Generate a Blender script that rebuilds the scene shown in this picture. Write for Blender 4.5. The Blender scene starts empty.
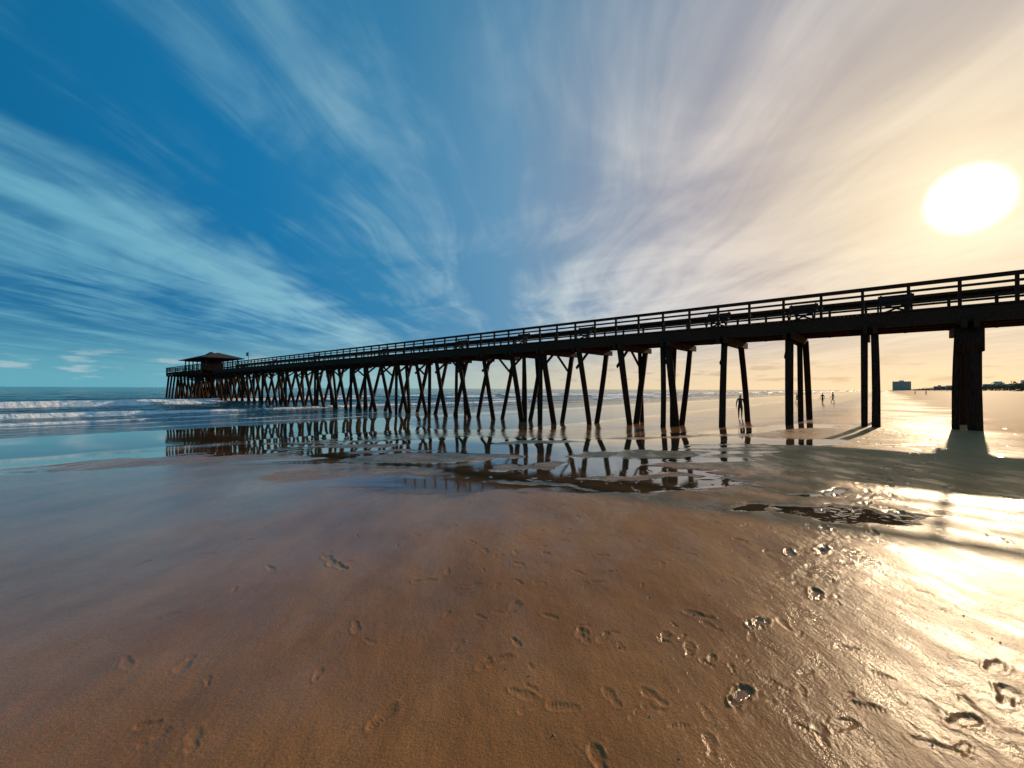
import bpy, math, random
import numpy as np
from mathutils import Vector, Matrix
random.seed(7); rng=np.random.RandomState(11)
S=bpy.context.scene
def lin(c):
    o=[]
    for v in c:
        v=v/255.0
        o.append(v/12.92 if v<=0.04045 else ((v+0.055)/1.055)**2.4)
    return (o[0],o[1],o[2],1.0)

ROT=math.radians(48.9)          # pier frame: local x = away from camera, local y = seaward
CP,SP=math.cos(ROT),math.sin(ROT)
def to_world(p,s): return (p*CP-s*SP, p*SP+s*CP)
SEA=-0.95

# ------------------------------------------------------------------ noise
def _h(ix,iy,seed):
    n=(ix*374761393+iy*668265263+seed*2246822519)&0xffffffff
    n=((n^(n>>13))*1274126177)&0xffffffff
    n=n^(n>>16)
    return (n&0xffff)/65535.0
def vnoise(x,y,seed=0):
    x=np.asarray(x,dtype=np.float64); y=np.asarray(y,dtype=np.float64)
    ix=np.floor(x).astype(np.int64); iy=np.floor(y).astype(np.int64)
    fx=x-ix; fy=y-iy
    fx=fx*fx*fx*(fx*(fx*6-15)+10); fy=fy*fy*fy*(fy*(fy*6-15)+10)
    a=_h(ix,iy,seed); b=_h(ix+1,iy,seed); c=_h(ix,iy+1,seed); d=_h(ix+1,iy+1,seed)
    return (a*(1-fx)+b*fx)*(1-fy)+(c*(1-fx)+d*fx)*fy
def fbm(x,y,o=4,seed=0):
    t=0;a=1;n=0
    for i in range(o):
        t=t+a*vnoise(x*2**i+i*17.3,y*2**i-i*9.1,seed+i); n+=a; a*=0.5
    return t/n
def sst(a,b,x):
    t=np.clip((x-a)/(b-a),0,1); return t*t*(3-2*t)

# ------------------------------------------------------------------ materials
def newmat(name):
    m=bpy.data.materials.new(name); m.use_nodes=True
    nt=m.node_tree; b=nt.nodes["Principled BSDF"]
    return m,nt,b
def simple_mat(name,col,col2=None,rough=0.8,scale=8,bump=0.0,stretch=(1,1,1),spec=0.3):
    m,nt,b=newmat(name); N=nt.nodes; L=nt.links
    tc=N.new("ShaderNodeTexCoord"); mp=N.new("ShaderNodeMapping"); mp.inputs["Scale"].default_value=stretch
    L.new(tc.outputs["Object"],mp.inputs["Vector"])
    nz=N.new("ShaderNodeTexNoise"); nz.inputs["Scale"].default_value=scale; nz.inputs["Detail"].default_value=5
    L.new(mp.outputs[0],nz.inputs["Vector"])
    cr=N.new("ShaderNodeValToRGB"); cr.color_ramp.elements[0].position=0.3; cr.color_ramp.elements[1].position=0.7
    cr.color_ramp.elements[0].color=(*col,1); cr.color_ramp.elements[1].color=(*(col2 or col),1)
    L.new(nz.outputs["Fac"],cr.inputs[0]); L.new(cr.outputs[0],b.inputs["Base Color"])
    b.inputs["Roughness"].default_value=rough; b.inputs["Specular IOR Level"].default_value=spec
    if bump:
        bp=N.new("ShaderNodeBump"); bp.inputs["Strength"].default_value=bump; bp.inputs["Distance"].default_value=0.02
        L.new(nz.outputs["Fac"],bp.inputs["Height"]); L.new(bp.outputs[0],b.inputs["Normal"])
    return m
M_wood=simple_mat("weathered_timber",(0.035,0.016,0.009),(0.085,0.040,0.022),0.85,6,0.5,(3,3,3),0.12)
M_pile=simple_mat("creosote_pile",(0.024,0.011,0.007),(0.075,0.034,0.018),0.85,5,0.6,(4,4,0.6),0.12)
M_roof=simple_mat("shingle_roof",(0.04,0.03,0.028),(0.07,0.05,0.04),0.9,3,0.3)
M_bench=simple_mat("bench_timber",(0.03,0.025,0.022),(0.06,0.05,0.045),0.8,5)
M_veg=simple_mat("dune_scrub",(0.06,0.05,0.025),(0.13,0.11,0.06),0.95,0.4)
M_bld=simple_mat("hotel_render_hazed",(0.66,0.53,0.42),(0.74,0.61,0.5),0.8,0.05)  # hotel wall colour lightened to stand in for distance haze
M_glass=simple_mat("hotel_glass",(0.3,0.26,0.23),(0.36,0.31,0.27),0.5,0.2)
M_skin=simple_mat("skin",(0.3,0.16,0.1),(0.34,0.19,0.12),0.6,20)
M_shirt=simple_mat("shirt_cloth",(0.03,0.035,0.05),(0.05,0.05,0.07),0.9,20)
M_short=simple_mat("shorts_cloth",(0.05,0.04,0.035),(0.07,0.055,0.05),0.9,20)
M_hair=simple_mat("hair",(0.02,0.012,0.008),(0.03,0.02,0.012),0.7,30)
M_flag=simple_mat("flag_cloth",(0.4,0.05,0.04),(0.45,0.3,0.3),0.8,2)
M_shell=simple_mat("shell",(0.12,0.08,0.06),(0.5,0.42,0.36),0.5,30)

def sand_material():
    m,nt,b=newmat("wet_sand"); N=nt.nodes; L=nt.links
    geo=N.new("ShaderNodeNewGeometry")
    def attr(n):
        a=N.new("ShaderNodeAttribute"); a.attribute_name=n; return a.outputs["Fac"]
    pool=attr("pool"); film=attr("film"); dirt=attr("tone")
    def noise(scale,detail,rough=0.55,stretch=None,rot=-ROT):
        n=N.new("ShaderNodeTexNoise"); n.inputs["Scale"].default_value=scale; n.inputs["Detail"].default_value=detail; n.inputs["Roughness"].default_value=rough
        if stretch:
            mp=N.new("ShaderNodeMapping"); mp.inputs["Scale"].default_value=stretch; mp.inputs["Rotation"].default_value=(0,0,rot)
            L.new(geo.outputs["Position"],mp.inputs["Vector"]); L.new(mp.outputs[0],n.inputs["Vector"])
        else: L.new(geo.outputs["Position"],n.inputs["Vector"])
        return n.outputs["Fac"]
    def math_(op,a,bb,clamp=False):
        n=N.new("ShaderNodeMath"); n.operation=op; n.use_clamp=clamp
        for i,v in enumerate((a,bb)):
            if v is None: continue
            if isinstance(v,(int,float)): n.inputs[i].default_value=v
            else: L.new(v,n.inputs[i])
        return n.outputs[0]
    def smr(v,a,b_):
        n=N.new("ShaderNodeMapRange"); n.interpolation_type='SMOOTHSTEP'; L.new(v,n.inputs[0]); n.inputs[1].default_value=a; n.inputs[2].default_value=b_; return n.outputs[0]
    n1=noise(1.2,4,0.6,(1,0.45,1)); n2=noise(140,2,0.7); n3=noise(9,3); n4=noise(1.6,5,0.62,(1.6,0.6,1))
    cr=N.new("ShaderNodeValToRGB")
    e=cr.color_ramp.elements
    e[0].position=0.3; e[0].color=(0.25,0.098,0.030,1); e[1].position=0.72; e[1].color=(0.44,0.192,0.066,1)
    L.new(n1,cr.inputs[0])
    mx=N.new("ShaderNodeMix"); mx.data_type='RGBA'; mx.blend_type='MULTIPLY'; mx.inputs[0].default_value=0.55
    L.new(cr.outputs[0],mx.inputs[6]); 
    cr2=N.new("ShaderNodeValToRGB"); cr2.color_ramp.elements[0].color=(0.45,0.45,0.45,1); cr2.color_ramp.elements[1].color=(1.35,1.35,1.35,1)
    cr2.color_ramp.elements[0].position=0.35; cr2.color_ramp.elements[1].position=0.65
    L.new(n2,cr2.inputs[0]); L.new(cr2.outputs[0],mx.inputs[7])
    mx0=N.new("ShaderNodeMix"); mx0.data_type='RGBA'; L.new(dirt,mx0.inputs[0]); L.new(mx.outputs[2],mx0.inputs[6]); mx0.inputs[7].default_value=(0.47,0.25,0.12,1)
    mx2=N.new("ShaderNodeMix"); mx2.data_type='RGBA'
    L.new(pool,mx2.inputs[0]); L.new(mx0.outputs[2],mx2.inputs[6]); mx2.inputs[7].default_value=(0.13,0.062,0.026,1)
    L.new(mx2.outputs[2],b.inputs["Base Color"])
    nodirt=math_('SUBTRACT',1.0,dirt)
    slick=math_('MULTIPLY',smr(n4,0.46,0.60),nodirt)
    r=math_('SUBTRACT',0.33,math_('MULTIPLY',film,0.24))
    r=math_('SUBTRACT',r,math_('MULTIPLY',math_('MULTIPLY',slick,0.19),math_('SUBTRACT',1.0,film)))
    r=math_('ADD',r,math_('MULTIPLY',dirt,0.25))
    r=math_('ADD',r,math_('MULTIPLY',math_('SUBTRACT',n3,0.5),0.14))
    inv=math_('SUBTRACT',1.0,pool)
    r=math_('ADD',math_('MULTIPLY',math_('MAXIMUM',r,0.02),inv),0.03,True)
    L.new(r,b.inputs["Roughness"])
    b.inputs["IOR"].default_value=1.45
    sl=math_('ADD',0.09,math_('MULTIPLY',math_('MAXIMUM',pool,film),0.85))
    sl=math_('ADD',sl,math_('MULTIPLY',slick,0.07))
    sl=math_('MULTIPLY',sl,math_('MAXIMUM',math_('SUBTRACT',1.0,math_('MULTIPLY',dirt,0.93)),pool))
    L.new(sl,b.inputs["Specular IOR Level"])
    nb=noise(60,4,0.65); nb2=noise(7,3,0.5,(1,0.5,1)); nb3=noise(22,3,0.6,(1,0.35,1),0.3)
    h=math_('ADD',math_('MULTIPLY',nb,0.0042),math_('MULTIPLY',nb2,0.009))
    h=math_('ADD',h,math_('MULTIPLY',nb3,0.0038))
    h=math_('MULTIPLY',h,math_('ADD',math_('MULTIPLY',inv,math_('SUBTRACT',1.0,math_('MULTIPLY',film,0.7))),0.03))
    bp=N.new("ShaderNodeBump"); bp.inputs["Strength"].default_value=0.9; bp.inputs["Distance"].default_value=1.0
    L.new(h,bp.inputs["Height"]); L.new(bp.outputs[0],b.inputs["Normal"])
    return m
def sea_material():
    m,nt,b=newmat("sea_water"); N=nt.nodes; L=nt.links
    geo=N.new("ShaderNodeNewGeometry")
    a=N.new("ShaderNodeAttribute"); a.attribute_name="foam"
    sh=N.new("ShaderNodeAttribute"); sh.attribute_name="shallow"
    mp=N.new("ShaderNodeMapping"); mp.inputs["Rotation"].default_value=(0,0,-ROT); mp.inputs["Scale"].default_value=(0.45,1,1)
    L.new(geo.outputs["Position"],mp.inputs["Vector"])
    n=N.new("ShaderNodeTexNoise"); n.inputs["Scale"].default_value=1.1; n.inputs["Detail"].default_value=6; n.inputs["Roughness"].default_value=0.6
    L.new(mp.outputs[0],n.inputs["Vector"])
    nf=N.new("ShaderNodeTexNoise"); nf.inputs["Scale"].default_value=3; nf.inputs["Detail"].default_value=5
    L.new(geo.outputs["Position"],nf.inputs["Vector"])
    mul=N.new("ShaderNodeMath"); mul.operation='MULTIPLY_ADD'; L.new(nf.outputs["Fac"],mul.inputs[0]); mul.inputs[1].default_value=2.2; mul.inputs[2].default_value=-1.15
    ad=N.new("ShaderNodeMath"); ad.operation='ADD'; L.new(mul.outputs[0],ad.inputs[0]); 
    m2=N.new("ShaderNodeMath"); m2.operation='MULTIPLY'; L.new(a.outputs["Fac"],m2.inputs[0]); m2.inputs[1].default_value=2.4
    L.new(m2.outputs[0],ad.inputs[1])
    sb=N.new("ShaderNodeMath"); sb.operation='SUBTRACT'; sb.use_clamp=True; L.new(ad.outputs[0],sb.inputs[0]); sb.inputs[1].default_value=0.5
    fm=N.new("ShaderNodeMath"); fm.operation='MULTIPLY'; fm.use_clamp=True; L.new(sb.outputs[0],fm.inputs[0]); L.new(m2.outputs[0],fm.inputs[1])
    c0=N.new("ShaderNodeMix"); c0.data_type='RGBA'; L.new(sh.outputs["Fac"],c0.inputs[0]); c0.inputs[6].default_value=(0.004,0.035,0.045,1); c0.inputs[7].default_value=(0.09,0.065,0.04,1)
    c1=N.new("ShaderNodeMix"); c1.data_type='RGBA'; L.new(fm.outputs[0],c1.inputs[0]); L.new(c0.outputs[2],c1.inputs[6]); c1.inputs[7].default_value=(0.93,0.94,0.94,1)
    L.new(c1.outputs[2],b.inputs["Base Color"])
    rr=N.new("ShaderNodeMath"); rr.operation='MULTIPLY_ADD'; L.new(fm.outputs[0],rr.inputs[0]); rr.inputs[1].default_value=0.5; rr.inputs[2].default_value=0.06
    L.new(rr.outputs[0],b.inputs["Roughness"]); b.inputs["IOR"].default_value=1.33
    inv=N.new("ShaderNodeMath"); inv.operation='MULTIPLY_ADD'; L.new(sh.outputs["Fac"],inv.inputs[0]); inv.inputs[1].default_value=-0.78; inv.inputs[2].default_value=0.80
    hm=N.new("ShaderNodeMath"); hm.operation='MULTIPLY'; L.new(n.outputs["Fac"],hm.inputs[0]); L.new(inv.outputs[0],hm.inputs[1])
    bp=N.new("ShaderNodeBump"); bp.inputs["Strength"].default_value=1.0; bp.inputs["Distance"].default_value=1.0
    L.new(hm.outputs[0],bp.inputs["Height"]); L.new(bp.outputs[0],b.inputs["Normal"])
    return m

def grid_obj(name,X,Y,Z,attrs,mat,wrap=False,flip=False):
    R,C=X.shape
    co=np.stack([X,Y,Z],-1).reshape(-1,3).astype(np.float32)
    i=np.arange(R-1)[:,None]; cn=C if wrap else C-1
    j=np.arange(cn)[None,:]; j2=(j+1)%C
    f=np.stack([i*C+j,i*C+j2,(i+1)*C+j2,(i+1)*C+j],-1).reshape(-1,4)
    if flip: f=f[:,::-1]
    f=np.ascontiguousarray(f.astype(np.int32))
    me=bpy.data.meshes.new(name); me.vertices.add(len(co)); me.vertices.foreach_set("co",co.ravel())
    me.loops.add(f.size); me.loops.foreach_set("vertex_index",f.ravel())
    me.polygons.add(len(f)); me.polygons.foreach_set("loop_start",np.arange(0,f.size,4,dtype=np.int32))
    me.polygons.foreach_set("loop_total",np.full(len(f),4,dtype=np.int32))
    me.polygons.foreach_set("use_smooth",np.ones(len(f),dtype=bool))
    me.update(calc_edges=True)
    for k,v in attrs.items():
        a=me.attributes.new(k,'FLOAT','POINT'); a.data.foreach_set("value",v.reshape(-1).astype(np.float32))
    me.materials.append(mat)
    o=bpy.data.objects.new(name,me); S.collection.objects.link(o)
    return o

# ------------------------------------------------------------------ terrain
def base_z(X,Y):
    p=X*CP+Y*SP; s=-X*SP+Y*CP
    z=np.interp(s,[-3000,-120,-75,-55,-42,-20,-4,0,4,12,15,21,34,60,120,400,20000],
                  [4.5,4.0,3.6,2.2,0.7,0.30,0.05,0,-0.04,-0.25,-0.38,-0.70,-0.97,-1.6,-3.0,-8,-8])
    z=z-0.42*sst(10,22,p)*sst(2,10,s)*(1-sst(18,32,s))
    return z
# footprints: x, y, heading, length, depth
prints=[(1.20,2.27,0.7,0.20,0.018),(1.70,2.98,0.5,0.21,0.017),(2.39,3.39,0.9,0.21,0.016),(3.06,4.27,0.8,0.24,0.018),
 (-0.63,2.13,1.0,0.19,0.007),(0.386,1.885,1.7,0.16,0.007),(0.53,2.27,1.9,0.15,0.005),(0.02,3.19,1.2,0.2,0.006),(-0.07,2.57,0.6,0.18,0.006),
 (0.48,2.83,1.6,0.18,0.006),(-0.74,3.66,0.3,0.2,0.008),(-1.59,3.98,2.5,0.25,0.011),(-1.75,4.15,2.4,0.22,0.010),(1.35,3.09,2.6,0.2,0.009),(1.10,2.67,1.2,0.17,0.007),(0.755,2.27,2.2,0.16,0.006),
 (1.58,2.07,0.4,0.17,0.007),(2.19,2.10,0.3,0.18,0.010),(2.6,2.27,0.7,0.2,0.010),(1.92,1.95,2.6,0.18,0.008),(2.8,2.5,0.4,0.2,0.010),
 (0.9,1.95,1.3,0.15,0.005),(1.45,2.35,2.2,0.15,0.005),(0.1,2.2,0.6,0.15,0.004)]
trail=[(13.5,13.6),(10.5,11.0),(8.6,9.2),(6.4,7.4),(4.6,5.9),(3.2,4.5),(2.4,3.5),(1.75,2.9)]
for k in range(2):
    for (a,b) in zip(trail[:-2],trail[1:-1]):
        L_=math.hypot(b[0]-a[0],b[1]-a[1]); n=max(1,int(L_/0.7))
        for i in range(n):
            t=(i+rng.rand()*0.4)/n
            x=a[0]+(b[0]-a[0])*t; y=a[1]+(b[1]-a[1])*t
            off=(0.13 if i%2 else -0.13)+(k-0.5)*0.5*rng.rand()
            prints.append((x+off*0.7,y-off*0.7,math.atan2(b[1]-a[1],b[0]-a[0])+rng.randn()*0.2,0.22,0.012+0.010*rng.rand()))
for i in range(240):
    az=rng.uniform(-0.15,0.82); r=2.2+7*rng.rand()**1.1
    prints.append((r*math.sin(az),r*math.cos(az),rng.uniform(0,6.28),rng.uniform(0.06,0.16),0.003+0.0045*rng.rand()))
for i in range(34):
    az=rng.uniform(-0.75,0.1); r=2.4+4*rng.rand()
    prints.append((r*math.sin(az),r*math.cos(az),rng.uniform(0,6.28),rng.uniform(.08,.17),0.003+0.004*rng.rand()))
for i in range(110):
    x=rng.uniform(5,22); y=x*rng.uniform(0.62,1.15)+rng.uniform(0,2)
    prints.append((x,y,rng.uniform(0,6.28),0.26,0.010+0.016*rng.rand()))

def build_sand():
    fine=np.arange(-58,58,0.11); rest=np.arange(58,302,2.5)
    az=np.radians(np.concatenate([fine,rest]))
    r=[0.4]
    while r[-1]<15: r.append(r[-1]*1.0048)
    while r[-1]<90: r.append(r[-1]*1.012)
    while r[-1]<16000: r.append(r[-1]*1.06)
    r=np.array(r)
    X=r[:,None]*np.sin(az)[None,:]; Y=r[:,None]*np.cos(az)[None,:]
    Z=base_z(X,Y)
    p=X*CP+Y*SP; s=-X*SP+Y*CP
    R=np.repeat(r[:,None],X.shape[1],1)
    fade=1-sst(30,70,R)
    blobs=[(-0.9,7.6,2.6,0.85,-0.22),(0.8,8.6,3.2,1.5,-0.1),(-1.5,13.0,8,3.6,-0.2),(4.0,14.5,7,2.2,-0.15),(4.0,5.35,1.0,0.28,-0.30),(2.9,5.75,0.5,0.18,0.1),(5.0,5.2,.45,.12,-.2),(4.6,6.6,0.9,0.22,0.0),
           (-14,15,8,5,-0.3),(10,19,6,1.6,0.2)]
    bars=[(-9.6,11.4,3.1,1.25,0.1),(-4.3,8.7,1.3,0.6,0),(-1.6,11.0,2.1,0.85,-0.1),(3.2,11.2,1.9,0.7,0.2),(-5.8,13.8,1.8,0.6,0.0),(1.0,14.5,1.6,0.7,0.1),(0.4,7.4,1.0,0.22,-0.1),(5.5,16.5,3,0.7,0.2),
          (0.6,9.3,1.0,0.28,.2),(-2.3,9.0,.9,.22,-.2),(2.4,8.3,.7,.2,.1),(-3.2,12.4,1.4,.35,.1)]
    wx=X+(fbm(X*0.5,Y*0.5,5,3)-0.5)*2.6*np.clip(R/9,0.25,1); wy=Y+(fbm(X*0.5+40,Y*0.5,5,5)-0.5)*2.2*np.clip(R/9,0.25,1)
    def field(bl):
        F=np.full(X.shape,-9.0)
        for (cx,cy,rx,ry,an) in bl:
            c,s_=math.cos(an),math.sin(an); dx=wx-cx; dy=wy-cy
            u=(dx*c+dy*s_)/rx; v=(-dx*s_+dy*c)/ry
            F=np.maximum(F,1-np.sqrt(u*u+v*v))
        return F
    F=field(blobs)
    F=np.maximum(F,(s-15)/12.0)
    B=field(bars)
    nz=fbm(X*0.8,Y*1.6,6,21)-0.5
    barm=sst(-0.12,0.3,B+nz*0.9)*(1-sst(24,32,s))
    pool=sst(-0.05,0.16,F+nz*0.8)*(1-barm)
    soft=sst(-0.30,0.55,F+nz*0.5)*(1-barm)
    near=1-sst(8.5,11.5,R)
    w=np.clip((1-sst(-3.0,1.0,X))*near,0,1)
    pool=pool*(1-w)+soft*w
    pool=np.where(s<-12,0,pool)
    film=sst(1.5,7.0,s+(fbm(X*.35,Y*.35,5,8)-.5)*3.5+(fbm(X*1.5,Y*2.5,4,18)-.5)*1.5)*(1-0.8*barm)
    film=np.maximum(film,pool)
    tone=sst(-5,5,-s+(fbm(X*.3,Y*.3,4,44)-.5)*6)*sst(9.5,15,p+(fbm(X*.5,Y*.5,4,45)-.5)*4)
    tone=np.clip(np.maximum(tone,sst(5,16,-s)),0,1)
    Z=Z+(fbm(X*0.25,Y*0.25,3,30)-0.5)*0.10*(1-pool*0.8)*sst(3,9,R)*fade*(1-film*.4)
    Z=Z+(fbm(X*3,Y*3,4,33)-0.5)*0.010*(1-pool)*fade*(1-film*0.8)
    Z=Z-pool*0.012
    d=np.full(X.shape,99.0)
    for (a,b) in zip(trail[:-1],trail[1:]):
        ax,ay=a; bx,by=b; vx,vy=bx-ax,by-ay
        t=np.clip(((X-ax)*vx+(Y-ay)*vy)/(vx*vx+vy*vy),0,1)
        d=np.minimum(d,np.hypot(X-ax-t*vx,Y-ay-t*vy))
    ch=np.exp(-(d/0.4)**2)*0.35*sst(3,5,R)
    ch=ch+0.6*np.exp(-(((X-2.55)/0.55)**2+((Y-2.05)/0.35)**2))+0.4*sst(5,9,X)*(1-sst(25,35,X))*sst(-1,-5,s)
    lump=np.abs(fbm(X*9,Y*9,4,50)-0.5)*2
    Z=Z-ch*lump*0.03*fade*(1-0.5*pool)
    for (fx,fy,an,ln,dp) in prints:
        rr=math.hypot(fx,fy); i0=np.searchsorted(r,rr-0.4); i1=np.searchsorted(r,rr+0.4)
        aa=math.degrees(math.atan2(fx,fy)); da=math.degrees(0.4/rr)
        j0=max(0,int((aa-da+58)/0.11)); j1=min(len(fine),int((aa+da+58)/0.11)+1)
        if j1<=j0: continue
        x=X[i0:i1,j0:j1]-fx; y=Y[i0:i1,j0:j1]-fy
        wob=(fbm(x*16+fx*9,y*16,3,7)-0.5)
        u=(x*math.cos(an)+y*math.sin(an))/ln; v=(-x*math.sin(an)+y*math.cos(an))/ln
        d1=np.hypot((u-0.2)/0.34,v/0.20); d2=np.hypot((u+0.30)/0.20,v/0.145); d3=np.hypot(u/0.3,v/0.12)
        dd=np.minimum(np.minimum(d1,d2),d3)+wob*(0.6 if dp<0.01 else 1.1)
        dep=1-sst(0.55,1.15,dd)
        tread=0.7+0.3*np.sign(np.sin(u*ln*2*math.pi/0.02))*(1 if 0.004<dp<0.008 else 0.1)*vnoise(x*14,y*14+fx,19)*1.4
        rim=np.exp(-((dd-1.3)/0.2)**2)*0.35*(0.2+1.6*vnoise(x*24,y*24+fx,9))
        Z[i0:i1,j0:j1]+=dp*(-dep*tread+rim)
        if dp>0.014: pool[i0:i1,j0:j1]=np.maximum(pool[i0:i1,j0:j1],sst(0.75,.95,dep)*0.55)
    return grid_obj("sand_beach",X,Y,Z,{"pool":pool,"film":film,"tone":tone},sand_material(),wrap=True,flip=True)
build_sand()

# ------------------------------------------------------------------ sea
def build_sea():
    s=list(np.arange(5,34,0.35))+list(np.arange(34,120,0.18))
    while s[-1]<18000: s.append(s[-1]*1.012)
    s=np.array(s)
    u=np.linspace(-1,1,760); pp=np.sinh(u*7.2)*18+26
    P,SS=np.meshgrid(pp,s)
    sw=SS+ (fbm(P*0.012,SS*0.004,3,60)-0.5)*16
    amp=0.02+0.2*sst(38,70,SS)
    z=np.zeros_like(P); foam=np.zeros_like(P)
    far=1-sst(150,600,SS)
    z+=amp*far*(fbm(P*0.10,sw*0.35,4,70)-0.5)*1.8
    z+=0.06*sst(60,110,SS)*far*np.sin(sw*2*math.pi/11.0+ (fbm(P*.03,SS*.03,2,90))*6)
    for (c,h,w,sd) in ((44,0.10,0.8,1),(53,0.34,1.0,2),(64,0.20,1.3,3),(79,0.65,1.4,4),(96,0.35,1.6,5),(118,0.4,1.8,6)):
        dx=sw-c-(vnoise(P*0.06,P*0+sd,sd)-0.5)*3
        m=sst(0.44,0.56,fbm(P*0.05+sd*7,P*0+sd*3.3,3,80+sd))
        if c==53: m=np.maximum(m*0.6,(1-sst(6,12,P))*sst(.25,.4,fbm(P*.2,P*0,3,200)))
        if c==79: m=np.maximum(m*0.6,(1-sst(9,16,P))*sst(.25,.4,fbm(P*.15,P*0,3,210)))
        prof=np.where(dx<0,np.exp(-(dx/(w*0.45))**2),np.exp(-(dx/(w*1.6))**2))
        z+=h*prof*(0.35+0.65*m)
        foam=np.maximum(foam,m*np.exp(-((dx+w*0.3)/(w*0.9))**2))
        foam=np.maximum(foam,0.55*m*np.where(dx<0,np.exp(-(dx/(w*3))**2),0)*fbm(P*.3,sw*.6,3,100+sd)*1.6)
    for (c,sd) in ((33.5,11),(38,12),(29,13)):
        dx=sw-c-(fbm(P*0.05,P*0,3,sd)-0.5)*7
        foam=np.maximum(foam,0.75*np.exp(-(dx/0.35)**2)*sst(.3,.5,fbm(P*.08,P*0+sd,3,sd+4)))
    X=P*CP-SS*SP; Y=P*SP+SS*CP
    z=np.where(SS<30,z*0.15,z)
    shallow=1-sst(28,44,SS)
    return grid_obj("sea",X,Y,SEA+z,{"foam":np.clip(foam,0,1),"shallow":shallow},sea_material())
build_sea()

# ------------------------------------------------------------------ box / cylinder mesh builder
class MB:
    def __init__(s): s.v=[]; s.f=[]
    def box(s,x0,x1,y0,y1,z0,z1):
        n=len(s.v); s.v+=[(x0,y0,z0),(x1,y0,z0),(x1,y1,z0),(x0,y1,z0),(x0,y0,z1),(x1,y0,z1),(x1,y1,z1),(x0,y1,z1)]
        s.f+=[(n,n+3,n+2,n+1),(n+4,n+5,n+6,n+7),(n,n+1,n+5,n+4),(n+1,n+2,n+6,n+5),(n+2,n+3,n+7,n+6),(n+3,n,n+4,n+7)]
    def beam(s,a,b,w,h):
        a=Vector(a);b=Vector(b);d=(b-a).normalized(); up=Vector((0,0,1)) if abs(d.z)<0.9 else Vector((0,1,0))
        r=d.cross(up).normalized(); u=r.cross(d)
        n=len(s.v)
        for q in (a,b):
            for (i,j) in ((-1,-1),(1,-1),(1,1),(-1,1)): s.v.append(tuple(q+r*i*w/2+u*j*h/2))
        s.f+=[(n,n+1,n+2,n+3),(n+7,n+6,n+5,n+4)]+[(n+k,n+4+k,n+4+(k+1)%4,n+(k+1)%4) for k in range(4)]
    def cyl(s,a,b,ra,rb,seg=10,rings=4,wob=0.0):
        a=Vector(a);b=Vector(b);d=(b-a).normalized(); up=Vector((1,0,0)); r=d.cross(up).normalized(); u=r.cross(d)
        n=len(s.v)
        ox=random.uniform(-wob,wob); oy=random.uniform(-wob,wob)
        for k in range(rings+1):
            t=k/rings; c=a.lerp(b,t)+Vector((ox,oy,0))*math.sin(t*math.pi); R=ra+(rb-ra)*t
            for i in range(seg):
                A=2*math.pi*i/seg; s.v.append(tuple(c+r*math.cos(A)*R+u*math.sin(A)*R))
        for k in range(rings):
            for i in range(seg):
                s.f.append((n+k*seg+i,n+k*seg+(i+1)%seg,n+(k+1)*seg+(i+1)%seg,n+(k+1)*seg+i))
        s.f.append(tuple(n+i for i in range(seg))[::-1]); s.f.append(tuple(n+rings*seg+i for i in range(seg)))
    def obj(s,name,mat,parent=None,smooth=False):
        me=bpy.data.meshes.new(name); me.from_pydata(s.v,[],s.f); me.materials.append(mat); me.update()
        import bmesh
        bm=bmesh.new(); bm.from_mesh(me); bmesh.ops.recalc_face_normals(bm,faces=bm.faces); bm.to_mesh(me); bm.free()
        if smooth: me.polygons.foreach_set("use_smooth",[len(p.vertices)==4 for p in me.polygons])
        o=bpy.data.objects.new(name,me); S.collection.objects.link(o)
        if parent: o.parent=parent
        return o
def empty(name,loc=(0,0,0),rz=0):
    e=bpy.data.objects.new(name,None); S.collection.objects.link(e); e.location=loc; e.rotation_euler=(0,0,rz); e.empty_display_size=0.5; return e

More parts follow.
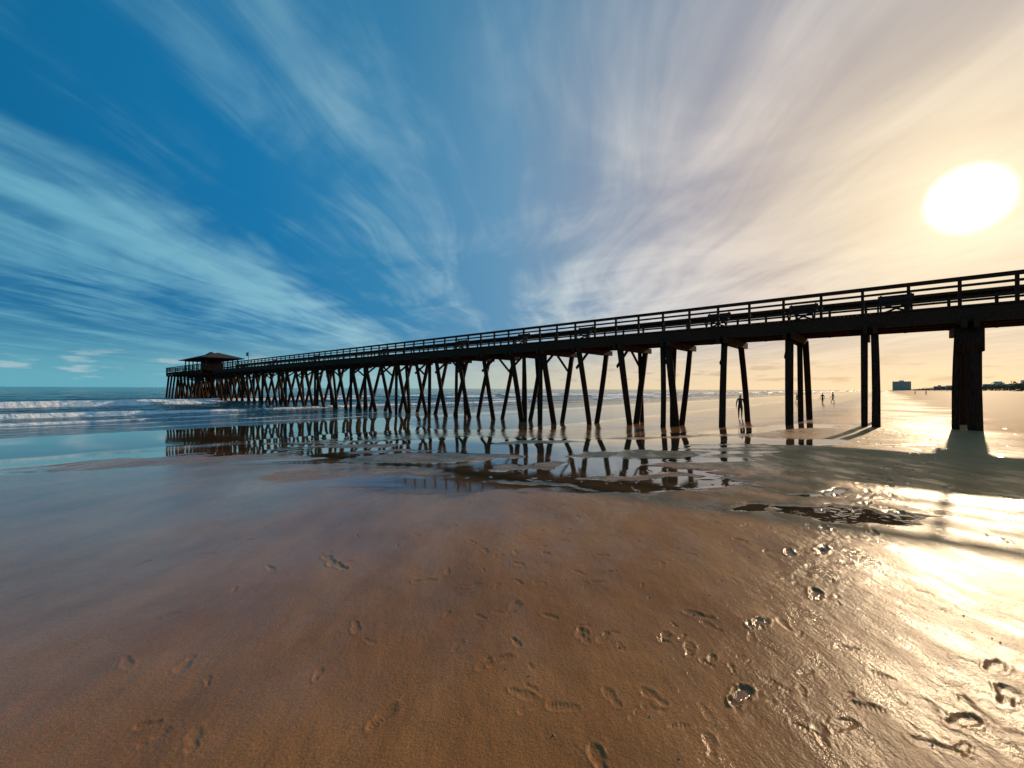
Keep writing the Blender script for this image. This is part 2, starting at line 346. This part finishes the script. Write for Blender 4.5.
# ------------------------------------------------------------------ pier
pier=empty("wooden_pier",(0,0,0),ROT)
PN,PF=24.5,28.5            # near / far deck edge
S0,S1=-62.0,127.0
HEAD0=98.0; HN,HF=22.6,30.6
DZ=4.96
bents=[-2.45+3.0*k for k in range(-20,44)]
piles=MB(); caps=MB(); brace=MB()
def gz(p,s):
    x,y=to_world(p,s); return float(base_z(np.array([x]),np.array([y]))[0])
for k,s in enumerate(bents):
    kk=k-20
    g=gz(26.5,s)-1.2
    H=4.25
    def pile(pt,pb,st=0,sb=0,ra=0.18,rb=0.19):
        piles.cyl((pb,s+sb,g),(pt,s+st,H),rb*random.uniform(.88,1.12),ra*random.uniform(.88,1.12),10,4,0.06)
    if kk<=0 :   # heavier land-side bents: thick pile, slimmer partner beside it
        pile(24.9,24.7,-.16,-.2,0.24,0.23); pile(24.9,24.9,0.26,0.36,0.12,0.12); pile(28.2,28.6,-.1,-.15); 
        piles.box(24.62,25.15,s-0.42,s+0.36,3.15,4.05)
    elif kk==1:
        pile(24.8,24.7,-.14,-.16,.15,.16); pile(24.8,24.7,0.21,0.22,.12,.13); pile(28.2,28.3,-.1,-.1,.12,.12)
    elif kk==2:
        pile(24.8,24.8,0.05,0.05,0.17,0.17); pile(26.9,26.9,-.1,-.15,.13,.14); pile(28.2,29.2,-.2,-.3,.14,.15)
        brace.beam((25.0,s+.27,3.2),(26.2,s+.27,4.2),0.07,0.16)
    elif kk==3:
        pile(24.8,24.3,0,0,.16,.17); pile(25.9,25.0,.25,.15,.12,.13); pile(28.2,29.7,0,-.1,.15,.15)
        brace.beam((25.0,s+.27,3.0),(26.4,s+.27,4.2),0.07,0.16)
    else:
        a_=random.uniform(-.12,.12)
        pile(24.6,26.2+a_,0,0); pile(28.4,26.8+a_,0,0.14)
        if kk%3==1: pile(24.75,24.75,0.35,0.35,.14,.15)
        if kk%3==2: pile(28.1,28.6,.3,.3,.14,.15); 
        if kk%4==0: pile(26.5,26.5,.32,.4,.15,.16)
        if kk%5==3: pile(24.9,26.0,-1.0,-0.25,.14,.15)
        brace.beam((24.75,s+0.27,3.0),(26.3,s+0.27,4.2),0.07,0.18)
        if kk%2: brace.beam((28.2,s+0.27,3.0),(26.7,s+0.27,4.2),0.07,0.18)
    caps.box(24.15,28.85,s-0.24,s-0.09,4.06,4.40); caps.box(24.15,28.85,s+0.09,s+0.24,4.06,4.40)
    if s>HEAD0-1:
        for pt,pb in ((23.0,22.3),(29.6,29.0),(30.2,30.9)):
            pile(pt,pb)
        caps.box(22.5,24.1,s-0.24,s-0.09,4.05,4.39); caps.box(28.9,30.8,s-0.24,s-0.09,4.05,4.39)
piles.obj("piles",M_pile,pier,True); caps.obj("cap_beams",M_wood,pier)
st=MB()
for p in (24.55,25.5,26.5,27.5,28.45):
    for k in range(len(bents)-1):
        st.box(p-0.07,p+0.07,bents[k]+0.004,bents[k+1]-0.004,4.41,DZ-.065)
for p in (22.8,23.8,29.4,30.4):
    st.box(p-0.07,p+0.07,HEAD0,S1,4.41,DZ-.065)
st.box(24.43,24.475,S0,HEAD0,4.30,DZ-.08)
st.obj("stringers",M_wood,pier)
dk=MB(); s=S0
while s<S1:
    w=0.138+random.uniform(-0.002,0.002); z=DZ-.06+random.uniform(0,0.006)
    if s<HEAD0: dk.box(PN-0.12+random.uniform(-.02,.02),PF+0.12,s,s+w,z,z+0.045)
    else: dk.box(HN,HF,s,s+w,z,z+0.045)
    s+=0.15
dk.obj("deck_planks",M_wood,pier)
rl=MB()
RT=6.10
def rail_s(p,a,b,out):
    n=int(round((b-a)/1.5))
    for i in range(n+1):
        s=a+(b-a)*i/n
        rl.box(p-0.05,p+0.05,s-0.055,s+0.055,4.4,RT-0.05)
    for z,h in ((5.20,0.10),(5.45,0.10),(5.69,0.10)):
        q=p-out*0.075
        rl.box(q-0.022,q+0.022,a,b,z,z+h)
    rl.box(p-0.11,p+0.11,a,b,RT-0.048,RT)
    q=p-out*0.075
    rl.box(q-0.022,q+0.022,a,b,RT-0.17,RT-0.052)
def rail_p(s,a,b):
    n=int(round((b-a)/1.5))
    for i in range(n+1):
        p=a+(b-a)*i/n; rl.box(p-0.05,p+0.05,s-0.05,s+0.05,4.4,RT-0.05)
    for z in (5.20,5.45,5.69,RT-0.19): rl.box(a,b,s-0.1,s-0.055,z,z+0.1)
    rl.box(a,b,s-0.11,s+0.11,RT-0.048,RT)
rail_s(PN,S0,HEAD0,1); rail_s(PF,S0,HEAD0,-1)
rail_s(HN,HEAD0,S1,1); rail_s(HF,HEAD0,S1,-1)
rail_p(S1,HN+.12,HF-.12); rail_p(HEAD0,HN+.12,PN-.12); rail_p(HEAD0,PF+.12,HF-.12)
rl.obj("railing",M_wood,pier); brace.obj("knee_braces",M_wood,pier)

def bench(s,p=25.1):
    x,y=to_world(p,s)
    e=empty("pier_bench",(x,y,DZ),ROT)
    b=MB()
    for k in range(3): b.box(-0.25+k*0.17,-0.10+k*0.17,-0.6,0.6,0.43,0.47)
    b.obj("seat",M_bench,e)
    b=MB()
    b.beam((0.30,-0.6,0.62),(0.30,0.6,0.62),0.03,0.10); b.beam((0.35,-0.6,0.80),(0.35,0.6,0.80),0.03,0.10)
    b.obj("backrest",M_bench,e)
    b=MB()
    for yy in (-0.5,0.5):
        b.beam((-0.25,yy,0.0),(0.37,yy,0.86),0.07,0.09); b.beam((0.28,yy+0.09,0.0),(-0.22,yy+0.09,0.43),0.07,0.09)
    b.beam((0.1,-.45,0.05),(0.1,.45,0.43),0.05,0.08)
    b.beam((0.16,.45,0.05),(0.16,-.45,0.43),0.05,0.08)
    b.obj("legs",M_bench,e)
for s in (-0.3,3.1,7.0,15.5,21,28,40,56,70): bench(s)

# pavilion on the pier
pav=empty("pier_pavilion",(*to_world(26.5,107.5),DZ),ROT)
b=MB()
PL,PW=8.2,3.0
for x in (-PW+0.3,PW-0.3):
    for i in range(6):
        y=-PL+0.4+(2*PL-0.8)*i/5; b.box(x-0.09,x+0.09,y-0.09,y+0.09,-0.3,2.3)
b.obj("posts",M_wood,pav)
b=MB()
b.box(-PW+0.2,PW-0.2,-PL+0.3,-PL+0.5,2.25,2.5); b.box(-PW+0.2,PW-0.2,PL-0.5,PL-0.3,2.25,2.5)
b.box(-PW+.2,-PW+.4,-PL+0.52,PL-0.52,2.25,2.5); b.box(PW-.4,PW-.2,-PL+0.52,PL-0.52,2.25,2.5)
b.obj("eave_beams",M_wood,pav)
b=MB()
W_,L_=PW+0.7,PL+0.8
b.v=[(-W_,-L_,2.5),(W_,-L_,2.5),(W_,L_,2.5),(-W_,L_,2.5),(0,-L_+3.9,3.7),(0,L_-3.9,3.7),(-W_,-L_,2.4),(W_,-L_,2.4),(W_,L_,2.4),(-W_,L_,2.4)]
b.f=[(0,1,4),(1,2,5,4),(2,3,5),(3,0,4,5),(6,7,1,0),(7,8,2,1),(8,9,3,2),(9,6,0,3),(9,8,7,6)]
b.obj("hip_roof",M_roof,pav)
b=MB(); b.box(-1.3,1.3,-3,1,0.03,2.24); b.obj("tackle_room_walls",M_wood,pav)
b=MB(); b.v=[(-.7,-1.6,3.5),(.7,-1.6,3.5),(.7,1.6,3.5),(-.7,1.6,3.5),(0,-.8,4.1),(0,.8,4.1)]; b.f=[(0,1,4),(1,2,5,4),(2,3,5),(3,0,4,5),(3,2,1,0)]
b.obj("roof_cupola",M_roof,pav)
# flagpole
fl=empty("flagpole",(*to_world(25.0,80),DZ),ROT)
b=MB(); b.cyl((0,0,-0.2),(0,0,2.6),0.05,0.035,8,1); b.obj("pole",M_wood,fl)
b=MB(); 
for i in range(6):
    y0=i*0.18
    b.v+=[(0.05*math.sin(i),y0+.04,1.9),(0.05*math.sin(i),y0+.04,2.5)]
for i in range(5): b.f.append((2*i,2*i+2,2*i+3,2*i+1))
b.obj("flag",M_flag,fl)

# shells and grit scattered on the near sand
b=MB()
for i in range(110):
    az=random.uniform(-0.7,0.85); r=random.uniform(2,7); x=r*math.sin(az); y=r*math.cos(az)
    z=float(base_z(np.array([x]),np.array([y]))[0]); R=random.uniform(0.004,0.013); n=len(b.v); a0=random.random()*6
    for k in range(6):
        A=a0+k*math.pi/3; q=R*(1 if k!=0 else 0.5); b.v.append((x+q*math.cos(A),y+q*math.sin(A)*0.8,z-0.004))
    b.v.append((x,y,z+R*0.55+0.002))
    for k in range(6): b.f.append((n+k,n+(k+1)%6,n+6))
b.obj("seashells",M_shell,None,False)

# ------------------------------------------------------------------ people
def person(x,y,heading,height=1.72,step=0.12,arm=0.2,shirt=M_shirt):
    z=float(base_z(np.array([x]),np.array([y]))[0]); z=max(z,SEA-0.05)
    V=[];R=[];E=[]
    def a(c,r,par=None):
        V.append(c); R.append(r if isinstance(r,tuple) else (r,r))
        if par is not None: E.append((par,len(V)-1))
        return len(V)-1
    pel=a((0,0,0.93),(0.15,0.10)); w=a((0,0,1.08),(0.125,0.09),pel); ch=a((0,0.01,1.30),(0.155,0.105),w); nk0=a((0,0,1.45),(0.09,0.07),ch)
    nk=a((0,0.01,1.51),0.052,nk0); h0=a((0,0.02,1.58),(0.068,0.078),nk); h1=a((0,0.015,1.66),(0.078,0.095),h0); h2=a((0,0.0,1.735),(0.055,0.065),h1)
    ns=a((0,0.118,1.625),0.012,h0)
    for sx in (-1,1):
        sh=a((sx*0.17,0,1.42),0.06,nk0); el=a((sx*0.24,sx*arm*0.5-0.02,1.14),0.042,sh); wr=a((sx*0.25,sx*arm+0.05,0.90),0.028,el)
        pa=a((sx*0.25,sx*arm+0.07,0.83),(0.022,0.036),wr)
        for i,l in enumerate((0.07,0.08,0.075,0.06)):
            k=a((sx*0.25,sx*arm+0.04+i*0.02,0.78),0.009,pa); a((sx*0.245,sx*arm+0.045+i*0.02,0.78-l),0.007,k)
        t=a((sx*0.235,sx*arm+0.11,0.82),0.010,pa); a((sx*0.23,sx*arm+0.125,0.78),0.008,t)
        hp=a((sx*0.09,0,0.86),0.095,pel); kn=a((sx*0.10,-sx*step*0.4+0.03,0.48),0.06,hp); cf=a((sx*0.10,-sx*step*0.8,0.32),0.055,kn)
        an=a((sx*0.10,-sx*step,0.09),0.036,cf); bl=a((sx*0.105,-sx*step+0.02,0.045),0.04,an); a((sx*0.115,-sx*step+0.17,0.035),0.032,bl)
    me=bpy.data.meshes.new("body"); me.from_pydata(V,E,[]); o=bpy.data.objects.new("tmp",me); S.collection.objects.link(o)
    m=o.modifiers.new("s",'SKIN'); 
    for i,v in enumerate(me.skin_vertices[0].data): v.radius=R[i]; v.use_root=(i==0)
    m.use_smooth_shade=True
    sb=o.modifiers.new("u",'SUBSURF'); sb.levels=1; sb.render_levels=1
    dg=bpy.context.evaluated_depsgraph_get(); me2=bpy.data.meshes.new_from_object(o.evaluated_get(dg))
    bpy.data.objects.remove(o)
    me2.materials.clear()
    for mt in (M_skin,shirt,M_short,M_hair): me2.materials.append(mt)
    for pg in me2.polygons:
        c=pg.center
        mi=0
        if 1.02<c.z<1.475 and not (abs(c.x)>0.2 and c.z<1.22): mi=1
        elif 0.50<c.z<=1.02 and abs(c.x)<0.2: mi=2
        elif c.z>1.69 or (c.z>1.57 and c.y<-0.01): mi=3
        pg.material_index=mi; pg.use_smooth=True
    o=bpy.data.objects.new("person",me2); S.collection.objects.link(o)
    k=height/1.78; o.scale=(k,k,k); o.location=(x,y,z-0.01); o.rotation_euler=(0,0,heading)
person(16.72,31.5,2.6,1.78,0.08,0.1)
person(48.5,65,1.0,1.7,0.2)
person(53,80,1.0,1.7,0.2)
person(45.5,63,1.9,1.6,0.05)
person(130,135,0.4,1.7,0.2)
person(150,160,0.4,1.7,0.2)

# ------------------------------------------------------------------ distant hotels and dune scrub
def hotel(p,s,w,d,h,name="hotel_tower"):
    x,y=to_world(p,s); e=empty(name,(x,y,0),ROT)
    b=MB(); b.box(-d/2,d/2,-w/2,w/2,-2,h); b.box(-d/4,d/4,-w/8,w/8,h+0.02,h+4); b.obj("walls",M_bld,e)
    g=MB(); bal=MB(); z=3
    while z<h-2:
        nb=int(w/5)
        for i in range(nb):
            y0=-w/2+1+i*(w-2)/nb; g.box(-d/2-0.08,-d/2-0.02,y0,y0+(w-2)/nb-2.4,z,z+1.5)
        nb=max(2,int(d/5))
        for i in range(nb):
            x0=-d/2+1+i*(d-2)/nb; g.box(x0,x0+(d-2)/nb-2.4,-w/2-0.08,-w/2-0.02,z,z+1.5); g.box(x0,x0+(d-2)/nb-2.4,w/2+0.02,w/2+0.08,z,z+1.5)
        bal.box(-d/2-1.2,-d/2-0.1,-w/2+.5,w/2-.5,z-0.4,z-0.15)
        z+=3
    g.obj("windows",M_glass,e); bal.obj("balconies",M_bld,e)
hotel(2130,-40,50,60,34); hotel(2300,-150,30,40,18); hotel(1000,-130,30,24,12); hotel(760,-120,24,20,10); hotel(560,-110,22,18,9)
hotel(1500,-130,40,40,14)
def scrub():
    b=MB(); 
    for i in range(6500):
        p=150*math.exp(random.random()*3.0); s=-50-random.random()**1.5*40*(1+p/900)
        if i%5==0: p=random.uniform(-80,160); s=-60-random.random()*35
        if 15<p<36: continue
        hh=random.uniform(0.8,3.2)*(1.0+0.9*math.sin(p*0.013)*math.sin(p*0.05+1))*(1+0.012*(-58-s)); hh=max(0.6,hh)
        x,y=to_world(p,s); z=float(np.interp(s,[-120,-75,-55],[4.0,3.6,2.2]))-1.0
        for j in range(7):
            cx=x+random.uniform(-1,1)*hh; cy=y+random.uniform(-1,1)*hh; cz=z+random.random()*hh+0.3
            r=random.uniform(.3,.8)*max(1,hh*0.35); n=len(b.v)
            for q in range(3):
                v=Vector((random.gauss(0,1),random.gauss(0,1),random.gauss(0,1))).normalized()*r
                b.v.append((cx+v.x,cy+v.y,cz+v.z))
            b.f.append((n,n+1,n+2))
    me=bpy.data.meshes.new("dune_vegetation"); me.from_pydata(b.v,[],b.f); me.materials.append(M_veg)
    o=bpy.data.objects.new("dune_vegetation",me); S.collection.objects.link(o)
scrub()

# ------------------------------------------------------------------ world
SUN_AZ=math.radians(46.8); SUN_EL=math.radians(17.0)
sd=Vector((math.sin(SUN_AZ)*math.cos(SUN_EL),math.cos(SUN_AZ)*math.cos(SUN_EL),math.sin(SUN_EL)))
W=bpy.data.worlds.new("World"); S.world=W; W.use_nodes=True
nt=W.node_tree; N=nt.nodes; L=nt.links; N.clear()
out=N.new("ShaderNodeOutputWorld"); bg=N.new("ShaderNodeBackground"); L.new(bg.outputs[0],out.inputs[0])
tc=N.new("ShaderNodeTexCoord"); nrm=N.new("ShaderNodeVectorMath"); nrm.operation='NORMALIZE'; L.new(tc.outputs["Generated"],nrm.inputs[0])
dirv=nrm.outputs[0]
sp=N.new("ShaderNodeSeparateXYZ"); L.new(dirv,sp.inputs[0])
def mt(op,a,b=None,c=None,clamp=False):
    n=N.new("ShaderNodeMath"); n.operation=op; n.use_clamp=clamp
    for i,v in enumerate((a,b,c)):
        if v is None: continue
        if isinstance(v,(int,float)): n.inputs[i].default_value=v
        else: L.new(v,n.inputs[i])
    return n.outputs[0]
def sstn(v,a,b,o0=0,o1=1):
    n=N.new("ShaderNodeMapRange"); n.interpolation_type='SMOOTHSTEP'; L.new(v,n.inputs[0])
    n.inputs[1].default_value=a; n.inputs[2].default_value=b; n.inputs[3].default_value=o0; n.inputs[4].default_value=o1
    return n.outputs[0]
def ramp(v,stops):
    n=N.new("ShaderNodeValToRGB"); e=n.color_ramp.elements
    e[0].position=stops[0][0]; e[0].color=lin(stops[0][1]); e[1].position=stops[-1][0]; e[1].color=lin(stops[-1][1])
    for p_,c_ in stops[1:-1]:
        q=e.new(p_); q.color=lin(c_)
    L.new(v,n.inputs[0]); return n.outputs[0]
def mixc(f,a,b,bt='MIX'):
    n=N.new("ShaderNodeMix"); n.data_type='RGBA'; n.blend_type=bt
    for i,v in ((0,f),(6,a),(7,b)):
        if isinstance(v,(int,float)): n.inputs[i].default_value=v
        elif isinstance(v,tuple): n.inputs[i].default_value=v
        else: L.new(v,n.inputs[i])
    return n.outputs[2]
dt=N.new("ShaderNodeVectorMath"); dt.operation='DOT_PRODUCT'; L.new(dirv,dt.inputs[0]); dt.inputs[1].default_value=sd
c=dt.outputs["Value"]; cc=mt('MAXIMUM',c,0.0)
z=mt('MAXIMUM',sp.outputs[2],0.0)
sky=ramp(cc,[(0,(4,104,154)),(0.3,(16,116,170)),(0.5,(48,130,176)),(0.7,(98,149,184)),(0.86,(142,156,176)),(0.94,(170,164,170)),(0.98,(198,184,170)),(1,(234,212,176))])
cld=ramp(cc,[(0,(108,174,198)),(0.3,(128,184,205)),(0.6,(164,198,212)),(0.8,(202,210,214)),(0.92,(222,214,208)),(0.97,(232,216,198)),(1,(250,232,200))])
hor=ramp(cc,[(0,(100,172,190)),(0.45,(145,190,196)),(0.7,(204,202,184)),(0.86,(238,214,178)),(1,(248,218,174))])
den=mt('ADD',z,0.05)
u0=mt('DIVIDE',sp.outputs[0],den); v0=mt('DIVIDE',sp.outputs[1],den)
wn=N.new("ShaderNodeTexNoise"); wn.inputs["Scale"].default_value=0.4; wn.inputs["Detail"].default_value=2
cbw=N.new("ShaderNodeCombineXYZ"); L.new(u0,cbw.inputs[0]); L.new(v0,cbw.inputs[1]); cbw.inputs[2].default_value=2.3; L.new(cbw.outputs[0],wn.inputs["Vector"])
u=mt('ADD',u0,mt('MULTIPLY',mt('SUBTRACT',wn.outputs["Fac"],0.5),0.5)); v=v0
def cloudnoise(su,sv,detail,dist,seed,rough=0.55,shear=0.0,warp=True):
    cb=N.new("ShaderNodeCombineXYZ")
    uu=mt('ADD',mt('MULTIPLY',u if warp else u0,su),mt('MULTIPLY',v,shear))
    L.new(uu,cb.inputs[0]); L.new(mt('MULTIPLY',v,sv),cb.inputs[1]); cb.inputs[2].default_value=seed
    n=N.new("ShaderNodeTexNoise"); n.inputs["Scale"].default_value=1.0; n.inputs["Detail"].default_value=detail; n.inputs["Distortion"].default_value=dist; n.inputs["Roughness"].default_value=rough
    L.new(cb.outputs[0],n.inputs["Vector"]); return n.outputs["Fac"]
c1=cloudnoise(1.5,0.14,5,0.3,5.1,0.52,0.0)
c2=cloudnoise(4.0,0.8,6,0.9,8.4,0.58,-0.35)
c3=cloudnoise(1.1,0.9,4,0.5,1.7,0.6,0.3,False)
br=N.new("ShaderNodeValToRGB"); L.new(mt('DIVIDE',mt('ADD',u0,8.0),14.0,clamp=True),br.inputs[0])
def grey(v_): return (v_,v_,v_,1)
ev=[(-8,.45),(-5,.52),(-3.9,.28),(-3.1,.55),(-2.3,.97),(-1.75,.75),(-1.45,.22),(-1.0,.42),(-.7,.3),(-.2,.28),(.15,.4),(.5,.64),(1.0,.78),(1.7,.65),(2.4,.7),(6,.6)]
els=br.color_ramp.elements
els[0].position=0; els[0].color=grey(ev[0][1]); els[1].position=1; els[1].color=grey(ev[-1][1])
for a_,b_ in ev[1:-1]:
    q=els.new((a_+8)/14); q.color=grey(b_)
br.color_ramp.interpolation='B_SPLINE'
bias=mt('MULTIPLY',mt('SUBTRACT',br.outputs[0],0.5),0.36)
mask=mt('ADD',mt('MULTIPLY',c1,0.60),mt('MULTIPLY',c2,0.40))
mask=mt('ADD',mask,mt('MULTIPLY',mt('SUBTRACT',c3,0.5),0.50))
mask=mt('ADD',mask,bias)
mask=sstn(mask,0.36,0.78)
col=mixc(mask,sky,cld)
col=mixc(sstn(z,0.35,1.0,0,0.35),col,(0.005,0.07,0.14,1))
col=mixc(mt('POWER',sstn(z,0.0,0.17,1,0),1.6),col,hor)
az_=mt('ARCTAN2',sp.outputs[0],sp.outputs[1])
cb=N.new("ShaderNodeCombineXYZ"); L.new(mt('MULTIPLY',az_,16),cb.inputs[0]); L.new(mt('MULTIPLY',z,75),cb.inputs[1])
pn=N.new("ShaderNodeTexNoise"); pn.inputs["Scale"].default_value=1.0; pn.inputs["Detail"].default_value=4; L.new(cb.outputs[0],pn.inputs["Vector"])
band=mt('MULTIPLY',sstn(z,0.008,0.022),sstn(z,0.035,0.085,1,0))
puff=mt('MULTIPLY',sstn(pn.outputs["Fac"],0.52,0.68),band)
pc=ramp(cc,[(0,(175,198,205)),(0.6,(195,195,190)),(0.85,(186,165,145)),(1,(215,178,140))])
col=mixc(mt('MULTIPLY',puff,0.7),col,pc)
def N_rgb(g):
    n=N.new("ShaderNodeCombineColor"); 
    for i in range(3): L.new(g,n.inputs[i])
    return n.outputs[0]
def addglow(col,g,tint):
    return mixc(1.0,col,mixc(1.0,(tint),N_rgb(g),'MULTIPLY'),'ADD')
g1=mt('MULTIPLY',mt('POWER',cc,14.0),0.03); g2=mt('MULTIPLY',mt('POWER',cc,90.0),0.08); g3=mt('MULTIPLY',sstn(c,0.9984,1.0),1.8)
g4=mt('MULTIPLY',mt('POWER',cc,450.0),0.24)
col=addglow(col,g1,(1,0.76,0.5,1)); col=addglow(col,g2,(1,0.76,0.44,1)); col=addglow(col,g4,(1,0.85,0.62,1)); col=addglow(col,g3,(1,0.99,0.96,1))
ns=N.new("ShaderNodeTexSky"); ns.sky_type='NISHITA'; ns.sun_disc=False; ns.sun_elevation=SUN_EL; ns.sun_rotation=SUN_AZ
nsc=mixc(1.0,ns.outputs[0],(0.08,0.08,0.08,1),'MULTIPLY')
col=mixc(0.05,col,nsc)
L.new(col,bg.inputs[0]); bg.inputs[1].default_value=1.0

# ------------------------------------------------------------------ sun
ld=bpy.data.lights.new("sun",'SUN'); ld.energy=3.2; ld.angle=math.radians(0.6); ld.color=(1,0.75,0.48)
lo=bpy.data.objects.new("sun",ld); S.collection.objects.link(lo)
el=math.radians(18.3); sv=Vector((math.sin(SUN_AZ)*math.cos(el),math.cos(SUN_AZ)*math.cos(el),math.sin(el)))
lo.rotation_euler=(-sv).to_track_quat('-Z','Y').to_euler()

# ------------------------------------------------------------------ camera
cd=bpy.data.cameras.new("camera"); cam=bpy.data.objects.new("camera",cd); S.collection.objects.link(cam)
cd.sensor_width=36; cd.lens=36*430/1024; cd.clip_end=40000; cd.clip_start=0.05
cam.matrix_world=Matrix.Translation((0,0,1.6))@Matrix.Rotation(math.radians(90.62),4,'X')@Matrix.Rotation(math.radians(0.25),4,'Z')
S.camera=cam
S.view_settings.view_transform='Standard'; S.view_settings.look='None'; S.view_settings.exposure=0
